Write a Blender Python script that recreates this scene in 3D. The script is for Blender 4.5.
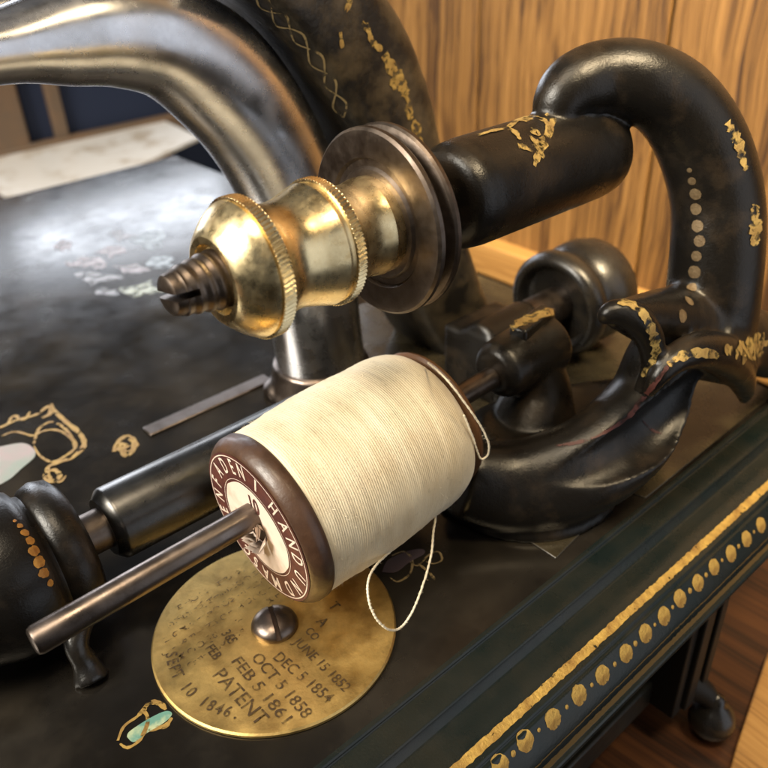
import bpy, bmesh, math, random
from mathutils import Vector as V, Matrix
from mathutils.bvhtree import BVHTree
from mathutils import noise as mnoise
random.seed(7)
PI = math.pi
for o in list(bpy.data.objects): bpy.data.objects.remove(o)
S = bpy.context.scene
COL = S.collection
S.unit_settings.system = 'METRIC'; S.unit_settings.scale_length = 0.01   # one unit is one centimetre

# ------------------------------------------------------------------ camera
FPX = 800.0
MX = Matrix(((0.749, -0.375, 0.547), (-0.662, -0.377, 0.648), (-0.037, -0.847, -0.53)))
def _cal():
    p, r = math.radians(32.02), math.radians(-2.52)
    n = Matrix(((math.cos(r), -math.sin(r), 0), (math.sin(r), math.cos(r), 0), (0, 0, 1))) @ V((0, -math.cos(p), -math.sin(p)))
    X = V(((1480-384)/FPX, (-165-384)/FPX, 1)); X -= n*n.dot(X); X.normalize()
    return Matrix((X, n.cross(X), n))
MX = _cal()
CAM = MX @ (-V(((275.4-384)/FPX, (629.6-384)/FPX, 1))*(2.2/.151))
def W(px, py, z=None, y=None, x=None):
    """world point seen at a photo position, on the plane z= / y= / x="""
    d = MX @ V(((px-384)/FPX, (py-384)/FPX, 1))
    if z is not None: t = (z-CAM.z)/d.z
    elif y is not None: t = (y-CAM.y)/d.y
    else: t = (x-CAM.x)/d.x
    return CAM + d*t
cd = bpy.data.cameras.new('camera'); cam = bpy.data.objects.new('camera', cd); COL.objects.link(cam)
rx, ry, rz = MX @ V((1, 0, 0)), MX @ V((0, -1, 0)), MX @ V((0, 0, -1))
cam.matrix_world = Matrix(((rx.x, ry.x, rz.x, CAM.x), (rx.y, ry.y, rz.y, CAM.y), (rx.z, ry.z, rz.z, CAM.z), (0, 0, 0, 1)))
cd.sensor_width = 36; cd.lens = 36*FPX/768; cd.clip_start = .5; cd.clip_end = 2000
cd.dof.use_dof = True; cd.dof.focus_distance = 13.3; cd.dof.aperture_fstop = .27
S.camera = cam

# ------------------------------------------------------------------ world and lamps
w = bpy.data.worlds.new('World'); S.world = w; w.use_nodes = True
nt = w.node_tree; bg = nt.nodes['Background']
tc = nt.nodes.new('ShaderNodeTexCoord'); nz = nt.nodes.new('ShaderNodeTexNoise'); cr = nt.nodes.new('ShaderNodeValToRGB')
nz.inputs['Scale'].default_value = 2.2; nz.inputs['Detail'].default_value = 2
cr.color_ramp.elements[0].position = .38; cr.color_ramp.elements[0].color = (.040, .034, .028, 1)
cr.color_ramp.elements[1].position = .68; cr.color_ramp.elements[1].color = (.43, .43, .44, 1)
nt.links.new(tc.outputs['Generated'], nz.inputs['Vector']); nt.links.new(nz.outputs['Fac'], cr.inputs['Fac']); 
sx_ = nt.nodes.new('ShaderNodeSeparateXYZ'); nt.links.new(tc.outputs['Generated'], sx_.inputs[0]); mr = nt.nodes.new('ShaderNodeMapRange'); nt.links.new(sx_.outputs['Z'], mr.inputs['Value'])
mr.inputs['From Min'].default_value = -.25; mr.inputs['From Max'].default_value = .6; mr.inputs['To Min'].default_value = .16; mr.inputs['To Max'].default_value = 1.2
vm = nt.nodes.new('ShaderNodeVectorMath'); vm.operation = 'SCALE'; nt.links.new(cr.outputs['Color'], vm.inputs[0]); nt.links.new(mr.outputs['Result'], vm.inputs['Scale']); nt.links.new(vm.outputs[0], bg.inputs['Color'])
bg.inputs['Strength'].default_value = .42
def area(name, loc, target, sx, sy, watts, col):
    l = bpy.data.lights.new(name, 'AREA'); l.shape = 'RECTANGLE'; l.size = sx; l.size_y = sy; l.energy = watts; l.color = col
    o = bpy.data.objects.new(name, l); COL.objects.link(o); o.location = loc
    o.rotation_euler = (V(target)-V(loc)).to_track_quat('-Z', 'Y').to_euler(); return o
# window beyond the far left of the bed: six panes, cool daylight (mirror direction of the bed glare)
gp = W(120, 190, z=0); gd = (gp-CAM).normalized(); gd.z = -gd.z
wc = gp + gd*70
fw = (gp-wc).normalized(); sd = fw.cross(V((0, 0, 1))).normalized(); upv = sd.cross(fw)
for i in range(3):
    for j in range(2):
        area('window_pane', wc + sd*(i-1)*29 + upv*(j-.5)*17, gp, 26, 15, 12500, (.86, .91, 1.0))
# a second window to the left of the machine, seen as small panes in the brass
wl = V((-58, 14, 52))
for i in range(3):
    for j in range(3):
        area('side_window_pane', wl + V((0, (i-1)*13, (j-1)*13)), (0, 0, 3), 7.5, 7.5, 15000, (1.0, .93, .80))
area('ceiling_lamp', (-20, -6, 74), (3, 0, 2), 20, 20, 30000, (1.0, .82, .58))
area('wall_fill_light', (10, -16, 40), (26, 9, 2), 12, 12, 11000, (1.0, .78, .48)).data.spread = math.radians(62)  # added warm fill, spread kept narrow to brighten the wall boards
# added cool panel behind the viewer, sized to whiten the steel arm's reflection
area('arm_reflection_light', (30, -82, 16), (2, 4, 8), 74, 96, 19000, (.88, .92, 1.0))
S.view_settings.view_transform = 'Standard'; S.view_settings.look = 'None'; S.view_settings.exposure = 0
S.render.engine = 'CYCLES'

# ------------------------------------------------------------------ materials
def mat(name, col, rough=.4, metal=0., coat=0., bump=0., bscale=8., col2=None, cscale=3., cpos=(.4, .62), rvar=0., bdist=.02, stretch=None, detail=6, sheen=0., spec=None, grit=0):
    m = bpy.data.materials.new(name); m.use_nodes = True; n = m.node_tree; b = n.nodes['Principled BSDF']
    b.inputs['Base Color'].default_value = (*col, 1); b.inputs['Roughness'].default_value = rough; b.inputs['Metallic'].default_value = metal
    b.inputs['Coat Weight'].default_value = coat; b.inputs['Coat Roughness'].default_value = .12; b.inputs['Sheen Weight'].default_value = sheen
    if spec is not None: b.inputs['Specular IOR Level'].default_value = spec
    t = n.nodes.new('ShaderNodeTexCoord'); src = t.outputs['Object']
    if stretch:
        mp = n.nodes.new('ShaderNodeMapping'); mp.inputs['Scale'].default_value = stretch; n.links.new(src, mp.inputs['Vector']); src = mp.outputs['Vector']
    def nse(sc, dt=detail):
        q = n.nodes.new('ShaderNodeTexNoise'); q.inputs['Scale'].default_value = sc; q.inputs['Detail'].default_value = dt; q.inputs['Roughness'].default_value = .62
        n.links.new(src, q.inputs['Vector']); return q
    if col2:
        q = nse(cscale); r = n.nodes.new('ShaderNodeValToRGB'); e = r.color_ramp.elements
        e[0].position, e[1].position = cpos; e[0].color = (*col, 1); e[1].color = (*col2, 1)
        n.links.new(q.outputs['Fac'], r.inputs['Fac']); n.links.new(r.outputs['Color'], b.inputs['Base Color'])
    if rvar:
        q = nse(cscale*1.7); r = n.nodes.new('ShaderNodeMapRange'); r.inputs['From Min'].default_value = .3; r.inputs['From Max'].default_value = .7
        r.inputs['To Min'].default_value = max(.03, rough-rvar); r.inputs['To Max'].default_value = rough+rvar
        n.links.new(q.outputs['Fac'], r.inputs['Value']); n.links.new(r.outputs['Result'], b.inputs['Roughness'])
    if bump:
        q = nse(bscale); u = n.nodes.new('ShaderNodeBump'); u.inputs['Strength'].default_value = bump; u.inputs['Distance'].default_value = bdist
        n.links.new(q.outputs['Fac'], u.inputs['Height']); n.links.new(u.outputs['Normal'], b.inputs['Normal'])
    if grit:
        q = nse(grit, 3); u3 = n.nodes.new('ShaderNodeBump'); u3.inputs['Strength'].default_value = .55; u3.inputs['Distance'].default_value = .008
        L0 = b.inputs['Normal'].links; L0 and n.links.new(L0[0].from_socket, u3.inputs['Normal'])
        n.links.new(q.outputs['Fac'], u3.inputs['Height']); n.links.new(u3.outputs['Normal'], b.inputs['Normal'])
    return m
def flaky(m, scale=5., lo=.40, hi=.47):
    """wear: the paint or leaf is missing in patches"""
    n = m.node_tree; b = n.nodes['Principled BSDF']; t = n.nodes.new('ShaderNodeTexCoord'); q = n.nodes.new('ShaderNodeTexNoise')
    q.inputs['Scale'].default_value = scale; q.inputs['Detail'].default_value = 5; n.links.new(t.outputs['Object'], q.inputs['Vector'])
    r = n.nodes.new('ShaderNodeMapRange'); r.inputs['From Min'].default_value = lo; r.inputs['From Max'].default_value = hi
    n.links.new(q.outputs['Fac'], r.inputs['Value']); n.links.new(r.outputs['Result'], b.inputs['Alpha']); return m
JAPAN = mat('black_enamel', (.009, .008, .007), .30, 0, .1, .15, 5, (.022, .017, .011), 1.3, (.45, .7), .08, .02, grit=26)
JAPAN_WORN = mat('worn_black_enamel', (.006, .005, .004), .31, 0, 0, .25, 9, (.030, .021, .013), 1.0, (.50, .80), .08, .02, spec=.36, grit=26)
BED = mat('bed_enamel', (.006, .005, .004), .23, 0, .05, .10, 2, (.022, .018, .013), .45, (.42, .72), .07, .02)
EDGE = mat('bed_moulding_enamel', (.005, .009, .0085), .30, 0, .05, .2, 5, (.014, .014, .010), .7, (.42, .74), .08, .02, spec=.4, grit=22)
STEEL = mat('polished_steel', (.78, .78, .81), .27, 1, 0, .03, 5, (.52, .52, .53), .8, (.35, .7), .07, .01)
STEEL_D = mat('dark_steel', (.20, .165, .145), .34, 1, 0, .2, 14, (.13, .10, .08), 1.6, (.35, .7), .08, .012)
IRON = mat('worn_iron', (.11, .085, .068), .40, 1, 0, .2, 16, (.20, .165, .14), 2.2, (.4, .75), .08, .012)
BRASS = mat('polished_brass', (.86, .70, .40), .29, 1, 0, .08, 24, (.60, .43, .20), 2.6, (.48, .72), .10, .01)
PLATE = mat('tarnished_brass', (.76, .54, .20), .44, 1, 0, .3, 18, (.40, .26, .09), 1.0, (.42, .66), .10, .012)
GOLD = flaky(mat('gold_leaf', (.40, .26, .07), .45, .4, 0, .6, 14, (.22, .12, .04), 3, (.4, .7), .1, .02), 5, .36, .44)
GOLD2 = flaky(mat('gold_leaf_dense', (.50, .32, .075), .48, .35, 0, .9, 9, (.24, .13, .03), 2.4, (.40, .66), .1, .03), 7, .30, .37)
GOLD_F = flaky(mat('worn_gold_leaf', (.44, .31, .10), .48, .35, 0, .6, 14, (.20, .12, .04), 3, (.4, .7), .1, .02), 5.5, .38, .52)
GOLD_DIM = flaky(mat('faded_gold_leaf', (.36, .27, .13), .45, .3, 0, .3, 14, None, 3), 5, .36, .50)
RED = flaky(mat('faded_red_line', (.045, .009, .006), .6), 4, .40, .5)
STAMP_SHADE = flaky(mat('stamped_letter_shade', (.055, .032, .012), .6, .3), 8, .28, .56)  # letters lie flat; the shade of their stamped recesses is painted dark
SMUDGE = flaky(mat('worn_stamping_dark', (.10, .06, .02), .6, .3), 9, .46, .60)
MAROON = mat('dark_brown_varnish', (.042, .020, .011), .42, 0, .08, .35, 9, (.085, .042, .022), 1.6, (.4, .75), .08, .02)
LABEL = mat('brown_paper_label', (.060, .014, .013), .55, 0, 0, .3, 14, (.10, .03, .02), 3)
CREAM = mat('cream_print', (.74, .60, .50), .6, 0, 0, .2, 14, (.55, .42, .32), 2.2, (.5, .8))
PAPER = mat('old_paper', (.80, .79, .78), .40, 0, .2, .2, 3, (.50, .43, .35), .28, (.50, .66))
PEARL = mat('mother_of_pearl', (.30, .25, .26), .3, 0, .1, .2, 4, (.22, .26, .24), .8, (.4, .6))
SHELLS = [flaky(q, 3, .38, .56) for q in (mat('pink_shell', (.12, .09, .095), .30, 0, .1, .2, 4), mat('grey_pink_shell', (.075, .065, .065), .30, 0, .1, .2, 4), mat('green_yellow_shell', (.17, .19, .11), .30, 0, .1, .2, 4), mat('blue_shell', (.085, .11, .13), .30, 0, .1, .2, 4))]
TEAL = mat('green_pearl_shell', (.10, .22, .18), .3, 0, .1, .3, 5, (.36, .40, .24), 1.6, (.45, .6))
BLUE = mat('dark_blue_cloth', (.008, .016, .045), .8, 0, 0, .3, 3)
STRING = mat('cotton_string', (.74, .66, .50), .8, 0, 0, .4, 40)
TAN = mat('pale_wood', (.13, .09, .06), .6, 0, 0, .3, 2, (.16, .10, .06), .5)

def thread_material():
    m = bpy.data.materials.new('cotton_thread'); m.use_nodes = True; n = m.node_tree; b = n.nodes['Principled BSDF']; L = n.links
    t = n.nodes.new('ShaderNodeTexCoord'); mp = n.nodes.new('ShaderNodeMapping'); mp.inputs['Scale'].default_value = (30, 2.0, 2.0); L.new(t.outputs['Object'], mp.inputs['Vector'])
    q = n.nodes.new('ShaderNodeTexNoise'); q.inputs['Scale'].default_value = 1.6; q.inputs['Detail'].default_value = 4; L.new(mp.outputs['Vector'], q.inputs['Vector'])
    mp2 = n.nodes.new('ShaderNodeMapping'); mp2.inputs['Scale'].default_value = (1.6, .75, .75); L.new(t.outputs['Object'], mp2.inputs['Vector'])
    q2 = n.nodes.new('ShaderNodeTexNoise'); q2.inputs['Scale'].default_value = 1.0; q2.inputs['Detail'].default_value = 5; q2.inputs['Roughness'].default_value = .6; L.new(mp2.outputs['Vector'], q2.inputs['Vector'])
    r = n.nodes.new('ShaderNodeValToRGB'); e = r.color_ramp.elements; e[0].position = .36; e[0].color = (.72, .63, .45, 1); e[1].position = .74; e[1].color = (.52, .41, .25, 1)
    L.new(q2.outputs['Fac'], r.inputs['Fac'])
    q3 = n.nodes.new('ShaderNodeTexNoise'); q3.inputs['Scale'].default_value = 9; q3.inputs['Detail'].default_value = 3; L.new(t.outputs['Object'], q3.inputs['Vector'])
    r3 = n.nodes.new('ShaderNodeValToRGB'); e = r3.color_ramp.elements; e[0].position = .25; e[0].color = (.55, .50, .42, 1); e[1].position = .40; e[1].color = (1, 1, 1, 1)
    L.new(q3.outputs['Fac'], r3.inputs['Fac'])
    mx = n.nodes.new('ShaderNodeMix'); mx.data_type = 'RGBA'; mx.blend_type = 'MULTIPLY'; mx.inputs['Factor'].default_value = .35
    L.new(r.outputs['Color'], mx.inputs['A']); L.new(r3.outputs['Color'], mx.inputs['B'])
    r4 = n.nodes.new('ShaderNodeMapRange'); r4.inputs['To Min'].default_value = .92; r4.inputs['To Max'].default_value = 1.08; L.new(q.outputs['Fac'], r4.inputs['Value'])
    mx2 = n.nodes.new('ShaderNodeMix'); mx2.data_type = 'RGBA'; mx2.blend_type = 'MULTIPLY'; mx2.inputs['Factor'].default_value = 1
    L.new(mx.outputs['Result'], mx2.inputs['A']); L.new(r4.outputs['Result'], mx2.inputs['B']); L.new(mx2.outputs['Result'], b.inputs['Base Color'])
    b.inputs['Roughness'].default_value = .85; b.inputs['Sheen Weight'].default_value = .35; b.inputs['Specular IOR Level'].default_value = .2
    u = n.nodes.new('ShaderNodeBump'); u.inputs['Strength'].default_value = .45; u.inputs['Distance'].default_value = .016
    L.new(q.outputs['Fac'], u.inputs['Height']); u2 = n.nodes.new('ShaderNodeBump'); u2.inputs['Strength'].default_value = .5; u2.inputs['Distance'].default_value = .012
    q4 = n.nodes.new('ShaderNodeTexNoise'); q4.inputs['Scale'].default_value = 22; L.new(t.outputs['Object'], q4.inputs['Vector']); L.new(q4.outputs['Fac'], u2.inputs['Height'])
    L.new(u.outputs['Normal'], u2.inputs['Normal'])
    wv = n.nodes.new('ShaderNodeTexWave'); wv.bands_direction = 'X'; wv.inputs['Scale'].default_value = 7.5; wv.inputs['Distortion'].default_value = 1.6; wv.inputs['Detail'].default_value = 2; wv.inputs['Detail Scale'].default_value = .6; L.new(t.outputs['Object'], wv.inputs['Vector'])
    u5 = n.nodes.new('ShaderNodeBump'); u5.inputs['Strength'].default_value = .38; u5.inputs['Distance'].default_value = .010; L.new(wv.outputs['Fac'], u5.inputs['Height']); L.new(u2.outputs['Normal'], u5.inputs['Normal']); L.new(u5.outputs['Normal'], b.inputs['Normal'])
    return m
THREAD = thread_material()

def wood_material(name, grain, c0, c1, c2, rough=.5, bumpd=.05, knots=True, specks=False):
    """grain: index of the axis the fibres run along; streaks of several widths, broad tone changes, a few knots"""
    m = bpy.data.materials.new(name); m.use_nodes = True; n = m.node_tree; b = n.nodes['Principled BSDF']; L = n.links
    t = n.nodes.new('ShaderNodeTexCoord')
    wp = n.nodes.new('ShaderNodeTexNoise'); wp.inputs['Scale'].default_value = .12; wp.inputs['Detail'].default_value = 2; L.new(t.outputs['Object'], wp.inputs['Vector'])
    ad = n.nodes.new('ShaderNodeVectorMath'); ad.operation = 'MULTIPLY_ADD'; ad.inputs[1].default_value = (1.1, 1.1, 1.1); L.new(wp.outputs['Color'], ad.inputs[0]); L.new(t.outputs['Object'], ad.inputs[2])
    def streak(sc, ln, det):
        mp = n.nodes.new('ShaderNodeMapping'); v = [sc]*3; v[grain] = ln; mp.inputs['Scale'].default_value = v; L.new(ad.outputs[0], mp.inputs['Vector'])
        q = n.nodes.new('ShaderNodeTexNoise'); q.inputs['Scale'].default_value = 1; q.inputs['Detail'].default_value = det; q.inputs['Roughness'].default_value = .55; L.new(mp.outputs['Vector'], q.inputs['Vector']); return q.outputs['Fac']
    a, c, d = streak(2.9, .022, 2), streak(9.0, .09, 4), streak(.40, .05, 2)
    def mth(op, x, y):
        k = n.nodes.new('ShaderNodeMath'); k.operation = op
        for i_, z in enumerate((x, y)):
            if isinstance(z, float): k.inputs[i_].default_value = z
            else: L.new(z, k.inputs[i_])
        return k.outputs[0]
    h = mth('ADD', mth('ADD', mth('MULTIPLY', a, .42), mth('MULTIPLY', c, .36)), mth('MULTIPLY', d, .22))
    r = n.nodes.new('ShaderNodeValToRGB'); e = r.color_ramp.elements; e[0].position = .41; e[0].color = (*c0, 1); e[1].position = .60; e[1].color = (*c2, 1); k = e.new(.48); k.color = (*c1, 1)
    L.new(h, r.inputs['Fac']); out = r.outputs['Color']
    if knots:
        mp = n.nodes.new('ShaderNodeMapping'); v = [.20]*3; v[grain] = .10; mp.inputs['Scale'].default_value = v; L.new(ad.outputs[0], mp.inputs['Vector'])
        vo = n.nodes.new('ShaderNodeTexVoronoi'); vo.inputs['Scale'].default_value = 1; L.new(mp.outputs['Vector'], vo.inputs['Vector'])
        kr = n.nodes.new('ShaderNodeMapRange'); kr.inputs['From Min'].default_value = .05; kr.inputs['From Max'].default_value = .11; kr.inputs['To Min'].default_value = .35; L.new(vo.outputs['Distance'], kr.inputs['Value'])
        mx = n.nodes.new('ShaderNodeMix'); mx.data_type = 'RGBA'; mx.blend_type = 'MULTIPLY'; mx.inputs['Factor'].default_value = 1; L.new(out, mx.inputs['A']); L.new(kr.outputs['Result'], mx.inputs['B']); out = mx.outputs['Result']
    L.new(out, b.inputs['Base Color'])
    u = n.nodes.new('ShaderNodeBump'); u.inputs['Strength'].default_value = .6; u.inputs['Distance'].default_value = bumpd; L.new(h, u.inputs['Height']); L.new(u.outputs['Normal'], b.inputs['Normal'])
    b.inputs['Roughness'].default_value = rough
    return m
PINE = wood_material('weathered_pine', 2, (.045, .019, .005), (.15, .073, .018), (.24, .125, .036), .55, .25)
TABLEWOOD = wood_material('table_wood', 1, (.014, .005, .002), (.045, .015, .005), (.085, .031, .009), .4, .02)
STRIPWOOD = wood_material('pine_strip', 1, (.24, .12, .035), (.36, .19, .055), (.44, .25, .08), .5, .02, False)
# ------------------------------------------------------------------ builders
def empty(name, loc=(0, 0, 0)):
    o = bpy.data.objects.new(name, None); COL.objects.link(o); o.location = loc; o.empty_display_size = .5; return o
def tag(o, label=None, cat=None, group=None, kind=None):
    for k, v in (('label', label), ('category', cat), ('group', group), ('kind', kind)):
        if v: o[k] = v
    return o
def put(name, me, m, parent=None, sharp=40, bevel=0):
    """link a mesh given in world coordinates as one object"""
    o = bpy.data.objects.new(name, me); COL.objects.link(o)
    if m: me.materials.clear(); me.materials.append(m)
    for p in me.polygons: p.use_smooth = True
    if sharp: me.set_sharp_from_angle(angle=math.radians(sharp))
    if bevel:
        b = o.modifiers.new('bevel', 'BEVEL'); b.width = bevel; b.segments = 2; b.limit_method = 'ANGLE'; b.angle_limit = math.radians(35); b.harden_normals = False
    # origin at the middle of the part
    c = sum((v.co for v in me.vertices), V())/max(1, len(me.vertices)); me.transform(Matrix.Translation(-c)); o.location = c
    if parent:
        o.parent = parent; o.matrix_parent_inverse = Matrix.Identity(4)
        pw = V(parent.location); q = parent.parent
        while q: pw += V(q.location); q = q.parent
        o.location = c - pw
    me.update(); return o
def put_split(name, mb, m, parent, gap=.16, sharp=0):
    """one object per separate mark: islands closer than gap stay together"""
    me = mb.mesh(fix=False) ; n = len(me.vertices); par = list(range(n))
    def find(a):
        while par[a] != a: par[a] = par[par[a]]; a = par[a]
        return a
    for e in me.edges: a, b = find(e.vertices[0]), find(e.vertices[1]); par[a] = b
    isl = {}
    for i in range(n): isl.setdefault(find(i), []).append(i)
    ks = list(isl); pt = {k: [me.vertices[i].co.copy() for i in isl[k]][::max(1, len(isl[k])//14)] for k in ks}; cl = {k: k for k in ks}
    def cf(a):
        while cl[a] != a: a = cl[a]
        return a
    for i, a in enumerate(ks):
        for b in ks[i+1:]:
            if cf(a) != cf(b) and min((p-q).length for p in pt[a] for q in pt[b]) < gap: cl[cf(a)] = cf(b)
    out = {}
    for f in me.polygons: out.setdefault(cf(find(f.vertices[0])), []).append(tuple(f.vertices))
    for k, fs in out.items():
        ids = sorted({i for f in fs for i in f}); mp = {i: j for j, i in enumerate(ids)}
        put(name, MB().add([me.vertices[i].co for i in ids], [tuple(mp[i] for i in f) for f in fs]).mesh(fix=False), m, parent, sharp=sharp)
class MB:
    def __init__(s): s.v = []; s.f = []
    def add(s, vs, fs):
        k = len(s.v); s.v += [V(p) for p in vs]; s.f += [tuple(i+k for i in f) for f in fs]; return s
    def mesh(s, name='m', fix=True):
        me = bpy.data.meshes.new(name); me.from_pydata(s.v, [], s.f); me.update()
        if fix:
            bm = bmesh.new(); bm.from_mesh(me); bmesh.ops.remove_doubles(bm, verts=bm.verts, dist=1e-5); bmesh.ops.recalc_face_normals(bm, faces=bm.faces); bm.to_mesh(me); bm.free()
        return me
def cat(ps, n):
    """Catmull-Rom through tuples"""
    out = []; ps = [tuple(p) for p in ps]; P = [ps[0]]+ps+[ps[-1]]
    for i in range(1, len(P)-2):
        for k in range(n):
            t = k/n; a, b, c, d = P[i-1], P[i], P[i+1], P[i+2]
            out.append(tuple(.5*(2*b[j]+(c[j]-a[j])*t+(2*a[j]-5*b[j]+4*c[j]-d[j])*t*t+(3*b[j]-a[j]-3*c[j]+d[j])*t**3) for j in range(len(b))))
    out.append(ps[-1]); return out
def sweep(pts, radii, hint=V((0, 1, 0)), seg=32, n=8, power=2., caps=True, rough=0.):
    """tube through pts; radii (a, b): a across the hint, b along it; power > 2 squares it off"""
    data = cat([(*p, *(r if isinstance(r, tuple) else (r, r))) for p, r in zip(pts, radii)], n)
    mb = MB(); rings = []
    for i, d in enumerate(data):
        p = V(d[:3]); a = V(data[max(0, i-1)][:3]); b = V(data[min(len(data)-1, i+1)][:3]); t = (b-a).normalized()
        h = (hint - t*hint.dot(t)).normalized(); s = t.cross(h)
        ring = []
        for k in range(seg):
            q = 2*PI*k/seg; c, z = math.cos(q), math.sin(q)
            x = math.copysign(abs(c)**(2/power), c); y = math.copysign(abs(z)**(2/power), z)
            co = p + s*x*d[3] + h*y*d[4]
            if rough: co += (co-p).normalized()*rough*mnoise.noise(co*.9)
            ring.append(co)
        rings.append(ring)
    for r in rings: mb.v += r
    for i in range(len(rings)-1):
        for k in range(seg):
            mb.f.append((i*seg+k, i*seg+(k+1) % seg, (i+1)*seg+(k+1) % seg, (i+1)*seg+k))
    if caps:
        for idx in (0, len(rings)-1):
            k = len(mb.v); mb.v.append(sum(rings[idx], V())/seg)
            for j in range(seg): mb.f.append((idx*seg+j, idx*seg+(j+1) % seg, k))
    return mb
def lathe(org, ax, prof, seg=96, mod=None):
    """prof: (t, r) along the axis"""
    org, ax = V(org), V(ax).normalized(); h = V((0, 0, 1)) if abs(ax.z) < .9 else V((1, 0, 0))
    u = (h-ax*h.dot(ax)).normalized(); w_ = ax.cross(u); mb = MB()
    for t, r in prof:
        for k in range(seg):
            q = 2*PI*k/seg; rr = r + (mod(t, q) if mod and r > 1e-3 else 0)
            mb.v.append(org + ax*t + (u*math.cos(q)+w_*math.sin(q))*max(rr, 1e-4))
    for i in range(len(prof)-1):
        for k in range(seg): mb.f.append((i*seg+k, i*seg+(k+1) % seg, (i+1)*seg+(k+1) % seg, (i+1)*seg+k))
    for i in (0, len(prof)-1):
        if prof[i][1] > 1e-3: mb.f.append(tuple(i*seg+k for k in range(seg)))
    return mb
def box(x0, x1, y0, y1, z0, z1, R=None, c=(0, 0, 0)):
    vs = [V((x, y, z)) for z in (z0, z1) for x, y in ((x0, y0), (x1, y0), (x1, y1), (x0, y1))]
    if R: vs = [V(c)+R@p for p in vs]
    return MB().add(vs, [(0, 3, 2, 1), (4, 5, 6, 7), (0, 1, 5, 4), (1, 2, 6, 5), (2, 3, 7, 6), (3, 0, 4, 7)])
def join(*ms):
    r = MB()
    for m in ms: r.add(m.v, m.f)
    return r
def bake(mb, mods):
    """run modifiers on a mesh and return the finished mesh"""
    o = bpy.data.objects.new('tmp', mb.mesh()); COL.objects.link(o); mods(o)
    dg = bpy.context.evaluated_depsgraph_get(); dg.update(); me = bpy.data.meshes.new_from_object(o.evaluated_get(dg)); bpy.data.objects.remove(o); return me
def voxel(mb, size, smooth=6):
    def f(o):
        r = o.modifiers.new('r', 'REMESH'); r.mode = 'VOXEL'; r.voxel_size = size
        s = o.modifiers.new('s', 'SMOOTH'); s.factor = .5; s.iterations = smooth
    return bake(mb, f)
def cut(mb, cutter):
    c = bpy.data.objects.new('cut', cutter.mesh()); COL.objects.link(c)
    def f(o):
        b = o.modifiers.new('b', 'BOOLEAN'); b.operation = 'DIFFERENCE'; b.object = c; b.solver = 'EXACT'
    me = bake(mb, f); bpy.data.objects.remove(c); return me
def bvh(o):
    dg = bpy.context.evaluated_depsgraph_get(); dg.update(); e = o.evaluated_get(dg); me = e.to_mesh(); mw = o.matrix_world
    t = BVHTree.FromPolygons([mw@v.co for v in me.vertices], [tuple(p.vertices) for p in me.polygons]); e.to_mesh_clear(); return t
def onto(t, px, py, lift=.012):
    d = (MX @ V(((px-384)/FPX, (py-384)/FPX, 1))).normalized(); h = t.ray_cast(CAM, d)
    if h[0] is None: return None, None
    n = h[1] if h[1].dot(d) < 0 else -h[1]
    return h[0]+n*lift, n
def dots(t, items, lift=.012, seg=18, jag=.12):
    """round leaf spots lying on a surface; items (px, py, radius in cm)"""
    mb = MB()
    for px, py, r in items:
        p, n = onto(t, px, py, lift)
        if p is None: continue
        u = n.orthogonal().normalized(); w_ = n.cross(u)
        ring = []
        for k in range(seg):
            q = 2*PI*k/seg; rr = r*(1+random.uniform(-jag, jag)); c = p+(u*math.cos(q)+w_*math.sin(q))*rr
            h = t.ray_cast(c+n*.3, -n, .6); ring.append(h[0]+n*lift if h[0] else c)
        mb.add([p+n*.004]+ring, [(0, 1+k, 1+(k+1) % seg) for k in range(seg)])
    return mb
def strokes(t, lines, lift=.012, jag=.25, n=5):
    """brush strokes lying on a surface; lines ([(px, py)...], width cm)"""
    mb = MB()
    for pts, wd in lines:
        pts = cat(pts, n); P = []
        for i, q in enumerate(pts):
            p, nn = onto(t, q[0], q[1], lift)
            if p is not None: P.append((p, nn))
        if len(P) < 2: continue
        vs = []
        for i, (p, nn) in enumerate(P):
            tg = P[min(i+1, len(P)-1)][0]-P[max(i-1, 0)][0]
            if tg.length > 1.2 or tg.length < 1e-6: tg = V((1, 0, 0))
            s = tg.normalized().cross(nn).normalized(); f = math.sin(PI*min(1, max(.12, (i+.5)/len(P))))**.4
            ww = wd*.5*f*(1+random.uniform(-jag, jag)); vs += [p-s*ww, p+s*ww]
        fs = [(2*i, 2*i+1, 2*i+3, 2*i+2) for i in range(len(P)-1) if (P[i+1][0]-P[i][0]).length < .8]
        mb.add(vs, fs)
    return mb
def textgeo(s, size, bold=.0, sx=1.):
    """flat outline letters as (verts, faces), centred"""
    c = bpy.data.curves.new('t', 'FONT'); c.body = s; c.size = size; c.align_x = 'CENTER'; c.align_y = 'CENTER'; c.offset = bold; c.resolution_u = 3
    o = bpy.data.objects.new('t', c); COL.objects.link(o); dg = bpy.context.evaluated_depsgraph_get(); dg.update()
    me = bpy.data.meshes.new_from_object(o.evaluated_get(dg)); bpy.data.objects.remove(o)
    return [(v.co.x*sx, v.co.y) for v in me.vertices], [tuple(p.vertices) for p in me.polygons]
def smoothstep(a, b, t): t = min(1, max(0, (t-a)/(b-a))); return t*t*(3-2*t)

# ================================================================== THE SETTING
TZ = -6.6; WX = 26.; WEND = W(330, 60, x=WX).y
wall = put('wall', join(box(WX+.9, WX+2, -13, WEND, -40, 60)).mesh(), wood_material('backing_wood', 2, (.02, .01, .004), (.03, .015, .006), (.04, .02, .01))); tag(wall, kind='structure')
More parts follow.
